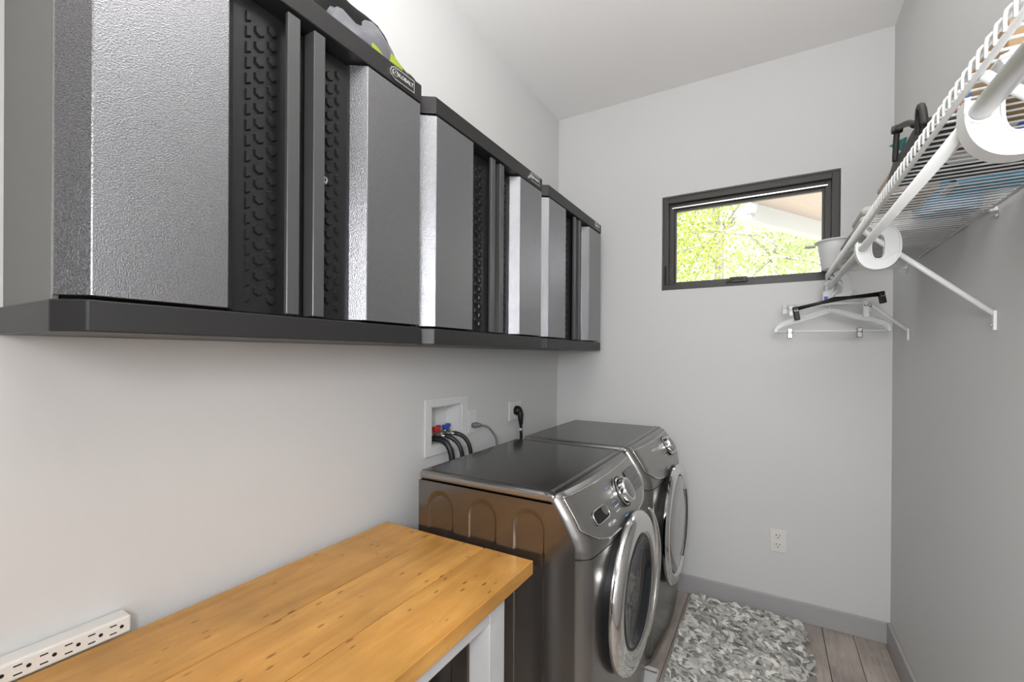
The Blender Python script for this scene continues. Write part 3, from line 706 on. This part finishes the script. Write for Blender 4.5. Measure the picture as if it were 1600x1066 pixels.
for cy in (0.80, 1.629, 2.50):
    cl = mobj('wall_clip', B((RW-0.016, cy-0.007, SZ-0.014), (RW-0.0005, cy+0.007, SZ-0.001), 0.003), m_white, sh)
    mobj('screw', L([(0, 0.006), (0.004, 0.005), (0.006, 0)], (RW-0.001, cy, SZ-0.026), (-1, 0, 0), 14), m_steel, cl, True)
# hanging rod and its hooks
ROD = (1.474, 1.690)
rd = empty('hanging_rod', (0, 0, 0), 'white telescoping hanging rod running under the shelf front', 'rod')
mobj('thick_tube', T([(ROD[0], SY0, ROD[1]), (ROD[0], 0.815, ROD[1])], 0.0122, 24), m_wire, rd, 'all')
mobj('thin_tube', T([(ROD[0], 0.80, ROD[1]), (ROD[0], 2.53, ROD[1])], 0.0100, 24), m_wire, rd, 'all')
def rod_hook(by, label, m):
    e = empty('rod_hook', (0, by, 0), label, 'hook', 'rod hooks under the wire shelf')
    cx, cz = 1.5105, 1.6925
    def outline(ax, az, k):
        return [(cx+ax*math.copysign(abs(math.cos(a))**k, math.cos(a)), cz+az*math.copysign(abs(math.sin(a))**k, math.sin(a))) for a in [math.radians(168+302*i/44) for i in range(45)]]
    def band(oa, oz, ia, iz, y0, y1, name, bev=0):
        o = outline(oa, oz, 0.92); i = outline(ia, iz, 0.75)
        bm = bmesh.new()
        rings = []
        for yy in (y0, y1): rings.append(([bm.verts.new((p[0], yy, p[1])) for p in o], [bm.verts.new((p[0], yy, p[1])) for p in i]))
        n = len(o)
        for k in range(n-1):
            (o0, i0), (o1, i1) = rings
            bm.faces.new((o0[k], o0[k+1], i0[k+1], i0[k])); bm.faces.new((o1[k], i1[k], i1[k+1], o1[k+1]))
            bm.faces.new((o0[k], o1[k], o1[k+1], o0[k+1])); bm.faces.new((i0[k], i0[k+1], i1[k+1], i1[k]))
        for k in (0, n-1):
            (o0, i0), (o1, i1) = rings; bm.faces.new((o0[k], i0[k], i1[k], o1[k]))
        return mobj(name, bm, m, e, True)
    band(0.0495, 0.063, 0.016, 0.036, -0.010, 0.010, 'web')
    band(0.0520, 0.0655, 0.0465, 0.060, -0.014, 0.014, 'outer_flange')
    band(0.0185, 0.0385, 0.0145, 0.0345, -0.014, 0.014, 'inner_flange')
    # cup the rod lies in, and the clip that grips the brace
    bm = bmesh.new(); n = 16
    lathe(bm, [(0.0126, -0.016), (0.0155, -0.016), (0.0155, 0.016), (0.0126, 0.016), (0.0126, -0.016)], (ROD[0], 0, ROD[1]), (0, 1, 0), 24, PI*0.02 if False else PI, 2*PI)
    mobj('rod_cup', bm, m, e, True)
    mobj('top_clip', B((1.500, -0.012, 1.749), (1.540, 0.012, 1.762), 0.003), m, e)
    mobj('seam_line', T([(cx+0.010, -0.0105, cz-0.038), (cx+0.040, -0.0105, cz-0.020)], 0.0012, 6), m, e)
    return e
m_hookclear = mat('frosted_plastic', (0.72, 0.72, 0.71), 0.3)
rod_hook(BY[0], 'large white rod hook nearest the viewer at the right edge', m_white)
rod_hook(BY[1], 'white oval rod hook in the middle of the rod', m_white)
rod_hook(BY[2], 'farthest white rod hook, next to the clothes hangers', m_hookclear)

# ------------------------------------------------------------------ hangers
m_clipmetal = mat('dull_clip_metal', (0.30, 0.30, 0.30), 0.25, metal=1)
def hook_path(cy, x, top):
    return [(x+0.022*math.cos(a), cy, top+0.022*math.sin(a)) for a in [math.radians(200-20*k) for k in range(11)]]
def hanger_base(name, label, cy, rot, tilt=0):
    e = empty(name, (ROD[0], cy, ROD[1]+0.0100), label, 'hanger', 'clothes hangers on the rod')
    e.rotation_euler = (0, tilt, rot); return e
def wire_hook(e, m, r, drop):
    pts = [(-0.021, 0, -0.03), (-0.0205, 0, -0.012)]+[(0.0205*math.cos(a), 0, -0.004+0.0075*0+0.0075*math.sin(a)*1.6) for a in [math.radians(160-20*k) for k in range(9)]]+[(0.020, 0, -0.02), (0.012, 0, -0.045), (0.0, 0, -0.06), (0, 0, -drop)]
    mobj('hook', T(smooth_path(pts, 3), r, 8), m, e, 'all')
def clip(e, x, z, m, m2, h=0.034):
    c = mobj('clip', B((x-0.010, -0.013, z-h), (x+0.010, -0.004, z+0.010), 0.003), m, e)
    mobj('clip_back', B((x-0.010, 0.004, z-h), (x+0.010, 0.013, z+0.010), 0.003), m, c)
    mobj('clip_spring', T([(x-0.006, -0.013, z-0.004), (x-0.006, -0.016, z-0.010), (x+0.006, -0.016, z-0.010), (x+0.006, -0.013, z-0.004)], 0.0022, 6), m2, c)
# clear shaped hanger with trouser bar
h1 = hanger_base('clear_hanger', 'clear plastic shirt hanger with a lower bar and metal clips, hanging lowest', 2.408, 0.03)
wire_hook(h1, m_steel, 0.0018, 0.125)
arm = smooth_path([(-0.206, 0, -0.212), (-0.203, 0, -0.195), (-0.185, 0, -0.178), (-0.15, 0, -0.164), (-0.10, 0, -0.150), (-0.05, 0, -0.132), (-0.015, 0, -0.120), (0, 0, -0.118), (0.015, 0, -0.120), (0.05, 0, -0.132), (0.10, 0, -0.150), (0.15, 0, -0.164), (0.185, 0, -0.178), (0.203, 0, -0.195), (0.206, 0, -0.212)], 4)
mobj('shoulders', T(arm, 0.0120, 10, sx=0.8), m_clear, h1, 'all')
mobj('bar', T([(-0.204, 0, -0.209), (0.204, 0, -0.209)], 0.0052, 8), m_wire, h1, 'all')
clip(h1, -0.150, -0.205, m_clipmetal, m_chrome, 0.034); clip(h1, 0.105, -0.205, m_clipmetal, m_chrome, 0.034)
# black clip hanger
h2 = hanger_base('black_hanger', 'black plastic trouser hanger with bright clips, twisted across the clear ones', 2.345, 0.10, -0.17)
wire_hook(h2, m_steel, 0.0018, 0.082)
mobj('bar', T([(-0.150, 0, -0.088), (-0.05, 0, -0.080), (0, 0, -0.076), (0.05, 0, -0.080), (0.160, 0, -0.088)], [0.009, 0.007, 0.011, 0.007, 0.010], 8), m_black, h2, 'all')
clip(h2, -0.150, -0.088, m_black, m_chrome, 0.05); clip(h2, 0.158, -0.088, m_black, m_chrome, 0.04)
# two clear clip hangers
h3 = hanger_base('clear_hanger', 'clear plastic skirt hanger with clear clips, just above the shirt hanger', 2.380, -0.04, -0.03)
wire_hook(h3, m_steel, 0.0018, 0.085)
mobj('bar', T([(-0.165, 0, -0.096), (-0.05, 0, -0.092), (0, 0, -0.088), (0.05, 0, -0.092), (0.135, 0, -0.098)], [0.005, 0.005, 0.009, 0.005, 0.005], 8), m_clear, h3, 'all')
clip(h3, -0.148, -0.098, m_clear, m_chrome, 0.034); clip(h3, 0.118, -0.100, m_clear, m_steel, 0.058)
h4 = hanger_base('clear_hanger', 'clear plastic skirt hanger hanging nearest the back wall', 2.432, 0.04)
wire_hook(h4, m_steel, 0.0018, 0.085)
mobj('bar', T([(-0.175, 0, -0.090), (0, 0, -0.085), (0.150, 0, -0.096)], [0.005, 0.009, 0.005], 8), m_clear, h4, 'all')
clip(h4, -0.170, -0.090, m_clear, m_clear, 0.034); clip(h4, 0.140, -0.096, m_clear, m_steel, 0.034)
tg = mobj('size_tag', B((-0.024, -0.0035, -0.075), (-0.002, -0.0025, -0.03), 0.0005, 1), m_white, h4)
mobj('tag_print', B((-0.020, -0.0042, -0.070), (-0.006, -0.0035, -0.052)), m_blue, tg)

# ------------------------------------------------------------------ things on the shelf (deck top)
DZ = SZ+wr+0.0006
def rbox(name, label, cat, a, b, m, bev=0.004, seg=2):
    return tag(mobj(name, B(a, b, bev, seg), m, None, True), label, cat)
m_card = mat('brown_cardboard', (0.36, 0.24, 0.13), 0.8, noise=(20, 0.1, 3))
e = empty('cardboard_box', (0, 0, 0), 'brown cardboard box on the shelf at the right edge', 'box')
mobj('carton', B((1.545, 0.93, DZ), (1.735, 1.07, DZ+0.10), 0.002), m_card, e)
mobj('tape', B((1.60, 0.9285, DZ+0.001), (1.66, 0.9298, DZ+0.099)), mat('packing_tape', (0.45, 0.33, 0.2), 0.3), e)
e = empty('blue_carton', (0, 0, 0), 'bright blue printed carton on the shelf beside the cardboard box', 'box')
mobj('carton', B((1.555, 1.075, DZ), (1.735, 1.135, DZ+0.085), 0.002), mat('blue_carton', (0.03, 0.17, 0.60), 0.35), e)
mobj('white_band', B((1.553, 1.077, DZ-0.0004), (1.606, 1.133, DZ+0.05)), m_white, e)
m_ink = mat('dark_print', (0.03, 0.03, 0.04), 0.5)
for px, py, pw, ph in ((1.578, 1.093, 0.010, 0.014), (1.578, 1.116, 0.012, 0.010), (1.598, 1.098, 0.012, 0.008), (1.612, 1.093, 0.026, 0.004), (1.600, 1.118, 0.012, 0.006)):
    mobj('print_mark', B((px-pw/2, py-ph/2, DZ-0.0009), (px+pw/2, py+ph/2, DZ-0.0002)), m_ink, e)
def bottle(name, label, x, y, r, h, m, mc, squash=1.0, cat='bottle'):
    e = empty(name, (x, y, DZ), label, cat); e.scale = (1, squash, 1)
    mobj('bottle_body', L([(0, 0), (r*0.92, 0), (r, r*0.12), (r, h*0.62), (r*0.9, h*0.72), (r*0.45, h*0.84), (r*0.4, h*0.88), (0, h*0.88)], (0, 0, 0), (0, 0, 1), 28), m, e, True)
    mobj('cap', L([(r*0.45, h*0.86), (r*0.47, h*0.99), (r*0.42, h), (0, h)], (0, 0, 0), (0, 0, 1), 20), mc, e, True); return e
bottle('white_bottle', 'small white bottle on the shelf next to the blue carton', 1.580, 1.225, 0.028, 0.12, m_white, m_white)
bottle('red_bottle', 'small dark red bottle on the shelf beside the rod hook', 1.556, 1.160, 0.020, 0.11, mat('dark_red_plastic', (0.22, 0.02, 0.03), 0.3), m_white)
rbox('navy_box', 'small navy box on the shelf behind the large rod hook', 'box', (1.615, 1.175, DZ), (1.725, 1.215, DZ+0.06), mat('navy_card', (0.02, 0.05, 0.16), 0.4), 0.002)
bottle('blue_bottle', 'blue detergent bottle with an oval base on the shelf', 1.662, 1.660, 0.072, 0.25, mat('blue_plastic', (0.012, 0.19, 0.36), 0.3), m_white, 0.72)
e = empty('teal_pouch', (0, 0, 0), 'teal and blue cleaning-wipes pouch lying on the shelf', 'pouch')
bm = bmesh.new(); grid(bm, lambda u, v: Vector((1.615+0.125*u, 1.395+0.095*v, DZ+0.055*math.sin(PI*v)**0.5*math.sin(PI*min(max(u, .03), .97))**0.35)), 20, 14)
grid(bm, lambda u, v: Vector((1.615+0.125*u, 1.395+0.095*v, DZ)), 20, 14); mobj('pouch_body', bm, mat('teal_foil', (0.015, 0.33, 0.55), 0.3, noise=(14, 0.4, 2)), e, True)
mobj('pouch_seal', B((1.600, 1.395, DZ), (1.617, 1.490, DZ+0.003)), m_white, e)
def towel(label, a, b, m, n=3):
    e = empty('folded_towel', (0, 0, 0), label, 'towel', 'folded towels on the wire shelf'); h = (b[2]-a[2])/n
    for k in range(n):
        bm = bmesh.new(); box(bm, (a[0]+0.004*k, a[1]+0.003*k, a[2]+h*k), (b[0]-0.003*k, b[1]-0.004*k, a[2]+h*(k+1)-0.001), h*0.45, 4); mobj('fold', bm, m, e, 'all')
towel('cream folded towel near the shelf front', (1.490, 1.40, DZ), (1.590, 1.585, DZ+0.07), mat('cream_terry', (0.55, 0.46, 0.40), 0.9, bump=(300, 0.3, 0.002)))
towel('white folded towel in the middle of the shelf', (1.490, 1.80, DZ), (1.735, 2.02, DZ+0.09), mat('white_terry', (0.52, 0.50, 0.47), 0.9, bump=(300, 0.3, 0.002)))
towel('grey folded towel at the far end of the shelf', (1.495, 2.06, DZ), (1.735, 2.36, DZ+0.075), mat('grey_terry', (0.30, 0.27, 0.255), 0.9, bump=(300, 0.3, 0.002)))
# white tub at the far end, leaning over the lip
tb = empty('white_tub', (1.500, 2.475, DZ), 'white plastic tub with a rolled rim at the far end of the shelf', 'tub')
mobj('tub_wall', L([(0, 0), (0.048, 0), (0.052, 0.004), (0.064, 0.085), (0.066, 0.088), (0.068, 0.120), (0.074, 0.124), (0.080, 0.122), (0.081, 0.126), (0.074, 0.129), (0.064, 0.128), (0.060, 0.086), (0.048, 0.005), (0, 0.005)], (0, 0, 0), (0, 0, 1), 40), m_white, tb, True)
mobj('tub_handle', B((-0.118, -0.022, 0.108), (-0.074, 0.022, 0.116), 0.003), m_white, tb)
# black bag
m_bag = mat('black_nylon', (0.022, 0.021, 0.021), 0.55, bump=(120, 0.2, 0.003))
bg_ = empty('black_bag', (0, 0, 0), 'black strapped bag slumped over the front of the wire shelf', 'bag')
bm = bmesh.new(); box(bm, (1.534, 1.262, DZ), (1.735, 1.372, DZ+0.045), 0.014, 3); mobj('bag_body', bm, m_bag, bg_, True)
bm = bmesh.new(); prism(bm, [(1.020, DZ), (1.352, DZ), (1.368, DZ+0.012), (1.362, DZ+0.026), (1.305, DZ+0.050), (1.235, DZ+0.046), (1.150, DZ+0.050), (1.075, DZ+0.038), (1.024, DZ+0.014)], 0, 1.483, 1.531, 0.007, 3)
mobj('bag_pocket', bm, m_bag, bg_, True)
mobj('strap', T(smooth_path([(1.481, 1.120, DZ+0.046), (1.480, 1.150, DZ+0.064), (1.479, 1.205, DZ+0.084), (1.479, 1.245, DZ+0.094)], 5), 0.0062, 8), m_bag, bg_, 'all')
mobj('strap', T(smooth_path([(1.479, 1.245, DZ+0.094), (1.4795, 1.258, DZ+0.065), (1.481, 1.272, DZ+0.034)], 5), 0.0055, 8), m_bag, bg_, 'all')
mobj('strap', T(smooth_path([(1.482, 1.100, DZ+0.020), (1.480, 1.086, DZ+0.052), (1.479, 1.074, DZ+0.060), (1.480, 1.064, DZ+0.050), (1.482, 1.060, DZ+0.020)], 5), 0.0060, 8), m_bag, bg_, 'all')
mobj('buckle', L([(0, -0.009), (0.008, -0.009), (0.010, 0), (0.008, 0.009), (0, 0.009)], (1.479, 1.246, DZ+0.094), (1, 0, 0), 14), m_black, bg_, True)
bm = bmesh.new(); prism(bm, [(1.215, DZ+0.062), (1.362, DZ+0.104), (1.250, DZ+0.048)], 0, 1.486, 1.490); tag(mobj('teal_tag', bm, mat('teal_cloth', (0.06, 0.25, 0.25), 0.6), bg_), 'teal cloth corner')

# ------------------------------------------------------------------ shag rug
rg = empty('shag_rug', (0, 0, 0), 'grey and white shaggy rag rug on the plank floor', 'rug')
RX0, RX1, RY_0, RY_1 = 0.885, 1.400, 1.45, 2.685
mobj('backing', B((RX0, RY_0, 0.0008), (RX1, RY_1, 0.006), 0.002), mat('rug_backing', (0.22, 0.21, 0.20), 0.9), rg)
me = bpy.data.meshes.new('shag'); vs, fs, cols = [], [], []
pal = [(0.76, 0.73, 0.67), (0.62, 0.595, 0.55), (0.50, 0.485, 0.45), (0.40, 0.41, 0.38), (0.24, 0.23, 0.215), (0.80, 0.775, 0.72), (0.58, 0.555, 0.505)]
nx, ny = 44, 96
for i in range(nx):
    for j in range(ny):
        px = RX0+(RX1-RX0)*(i+random.random())/nx; py = RY_0+(RY_1-RY_0)*(j+random.random())/ny
        ln = random.uniform(0.050, 0.098); wd = random.uniform(0.006, 0.0125)
        a = random.gauss(2.75, 0.75) if random.random() < 0.75 else random.uniform(0, 2*PI)
        d = Vector((math.cos(a), math.sin(a), 0)); s = Vector((-d.y, d.x, 0))
        up = random.uniform(0.008, 0.028); c = random.choice(pal); f = random.uniform(0.9, 1.08); c = tuple(q*f for q in c)
        b0 = len(vs); tw = random.uniform(-0.7, 0.7)
        for (t, h) in ((0, 0.1), (0.30, 0.85), (0.65, 1.0), (1.0, 0.62)):
            p = Vector((px, py, 0.005))+d*ln*t+Vector((0, 0, up*h))
            q = s*math.cos(tw*t)+Vector((0, 0, 1))*math.sin(tw*t); ww = wd*(0.55+0.45*math.sin(PI*min(t+0.15, 1)))
            p.x = min(max(p.x, 0.872), 1.425); p.y = min(p.y, 2.715)
            vs += [p-q*ww, p+q*ww]
        for k in range(3): fs.append((b0+2*k, b0+2*k+1, b0+2*k+3, b0+2*k+2)); cols.append(c)
me.from_pydata([tuple(v) for v in vs], [], fs)
ca = me.color_attributes.new('strip', 'FLOAT_COLOR', 'CORNER')
for p_, c in zip(me.polygons, cols):
    for li in p_.loop_indices: ca.data[li].color = (*c, 1)
m_rag = bpy.data.materials.new('rag_strips'); m_rag.use_nodes = True
_a = m_rag.node_tree.nodes.new('ShaderNodeAttribute'); _a.attribute_name = 'strip'; _b = m_rag.node_tree.nodes['Principled BSDF']; _b.inputs['Roughness'].default_value = 0.85
m_rag.node_tree.links.new(_a.outputs['Color'], _b.inputs['Base Color'])
me.materials.append(m_rag); o = bpy.data.objects.new('shag', me); link(o, rg); o['kind'] = 'stuff'

# ------------------------------------------------------------------ outdoors
struct('ground', B((-30, RD+0.2, -0.6), (30, 60, -0.4)), m_lawn)
ev = empty('roof_eave', (0, 0, 0), 'pale soffit and white gutter of the roof seen through the window', 'eave')
g0 = Vector((1.075, 4.2, 2.585)); gd = Vector((1.10, 1.80, 0)).normalized(); gs = Vector((gd.y, -gd.x, 0)); g1 = g0+gd*4.5
def bar(a, b_, side, up0, up1, w0, w1):
    bm = bmesh.new(); vv = []
    for p in (a, b_):
        for (w_, h_) in ((w0, up0), (w1, up0), (w1, up1), (w0, up1)): vv.append(bm.verts.new(p+side*w_+Vector((0, 0, h_))))
    for q in ((0,1,2,3), (4,5,6,7), (0,1,5,4), (1,2,6,5), (2,3,7,6), (3,0,4,7)): bm.faces.new([vv[k] for k in q])
    return bm
mobj('gutter', bar(g0, g1, gs, -0.055, 0.055, -0.09, 0.01), m_gutter, ev)
mobj('fascia', bar(g0, g1, gs, -0.07, 0.09, 0.012, 0.03), m_gutter, ev)
for k in range(4):
    mobj('soffit_board', bar(g0, g1, gs, 0.075+0.0*k, 0.09, 0.032+0.2*k, 0.222+0.2*k), m_soffit, ev)
mobj('downpipe', T(smooth_path([g0+Vector((0.02, 0, -0.02)), g0+Vector((0.04, 0.05, 0.10)), g0+Vector((-0.03, 0.15, 0.16))], 6), 0.04, 12), m_gutter, ev, 'all')
def tree(label, loc, h, crown, nleaf, m, seed, lean=(0, 0), leaf=(0.035, 0.085)):
    rnd = random.Random(seed); e = empty('garden_tree', loc, label, 'tree', 'trees beyond the window')
    top = Vector((lean[0], lean[1], h))
    mobj('trunk', T(smooth_path([(0, 0, 0), (lean[0]*.3, lean[1]*.3, h*.35), (lean[0]*.5, lean[1]*.6, h*.65), tuple(top)], 4), [0.13-0.0085*k for k in range(13)], 10), m_bark, e, 'all')
    bm = bmesh.new()
    cl = []
    for k in range(22):
        a = rnd.uniform(0, 6.28); r = crown[0]*math.sqrt(rnd.random()); cl.append(Vector((lean[0]*.7+r*math.cos(a), lean[1]*.7+r*math.sin(a), rnd.uniform(crown[1], crown[2]))))
    for c in cl[:9]: tube(bm, [(lean[0]*.5, lean[1]*.6, h*.55), tuple((Vector((lean[0]*.5, lean[1]*.6, h*.6))+c)/2), tuple(c)], [0.045, 0.03, 0.012], 6)
    mobj('branches', bm, m_bark, e, 'all')
    vs, fs, tone = [], [], []
    for k in range(nleaf):
        c = rnd.choice(cl); p = c+Vector((rnd.gauss(0, .42), rnd.gauss(0, .42), rnd.gauss(0, .34)))
        d = Vector((rnd.gauss(0, 1), rnd.gauss(0, 1), rnd.gauss(0, .7))).normalized(); s = d.cross(Vector((rnd.gauss(0, 1), rnd.gauss(0, 1), rnd.gauss(0, 1)))).normalized()
        l = rnd.uniform(*leaf); b0 = len(vs); nn = d.cross(s)*l*0.12
        vs += [p, p+d*l*.5+s*l*.32+nn, p+d*l, p+d*l*.5-s*l*.32+nn]; fs.append((b0, b0+1, b0+2, b0+3)); tone.append(rnd.random())
    me = bpy.data.meshes.new('foliage'); me.from_pydata([tuple(v) for v in vs], [], fs); me.materials.append(m)
    at = me.attributes.new('tone', 'FLOAT', 'FACE')
    for k, t in enumerate(tone): at.data[k].value = t
    o = bpy.data.objects.new('foliage', me); link(o, e); o['kind'] = 'stuff'
GZ = -0.4
tree('yellow-green leafy tree filling the left of the window view', (-0.75, 8.2, GZ), 6.0, (1.0, 2.2, 5.8), 11000, m_leaf1, 1, (0.2, 0.2))
tree('slim grey-trunked tree left of centre in the window view', (0.28, 10.2, GZ), 8.0, (1.5, 3.4, 7.2), 7000, m_leaf2, 2, (0.1, 0.1))
tree('pale green tree in the middle of the window view', (1.4, 12.0, GZ), 7.5, (1.7, 2.2, 7.0), 10000, m_leaf2, 3, (-.2, 0))
tree('pale tree at the right of the window view, under the eave', (2.9, 11.0, GZ), 7.5, (1.5, 2.0, 6.8), 9000, m_leaf2, 4, (-.2, 0))
tree('distant tree behind the slim trunk', (-0.6, 15.0, GZ), 9.0, (2.4, 3.0, 9.0), 9000, m_leaf2, 5, (.3, 0), (0.06, 0.14))
tree('distant tree behind the eave on the far right', (2.6, 17.0, GZ), 9.0, (2.8, 2.5, 9.5), 9000, m_leaf2, 6, (.3, 0), (0.06, 0.14))
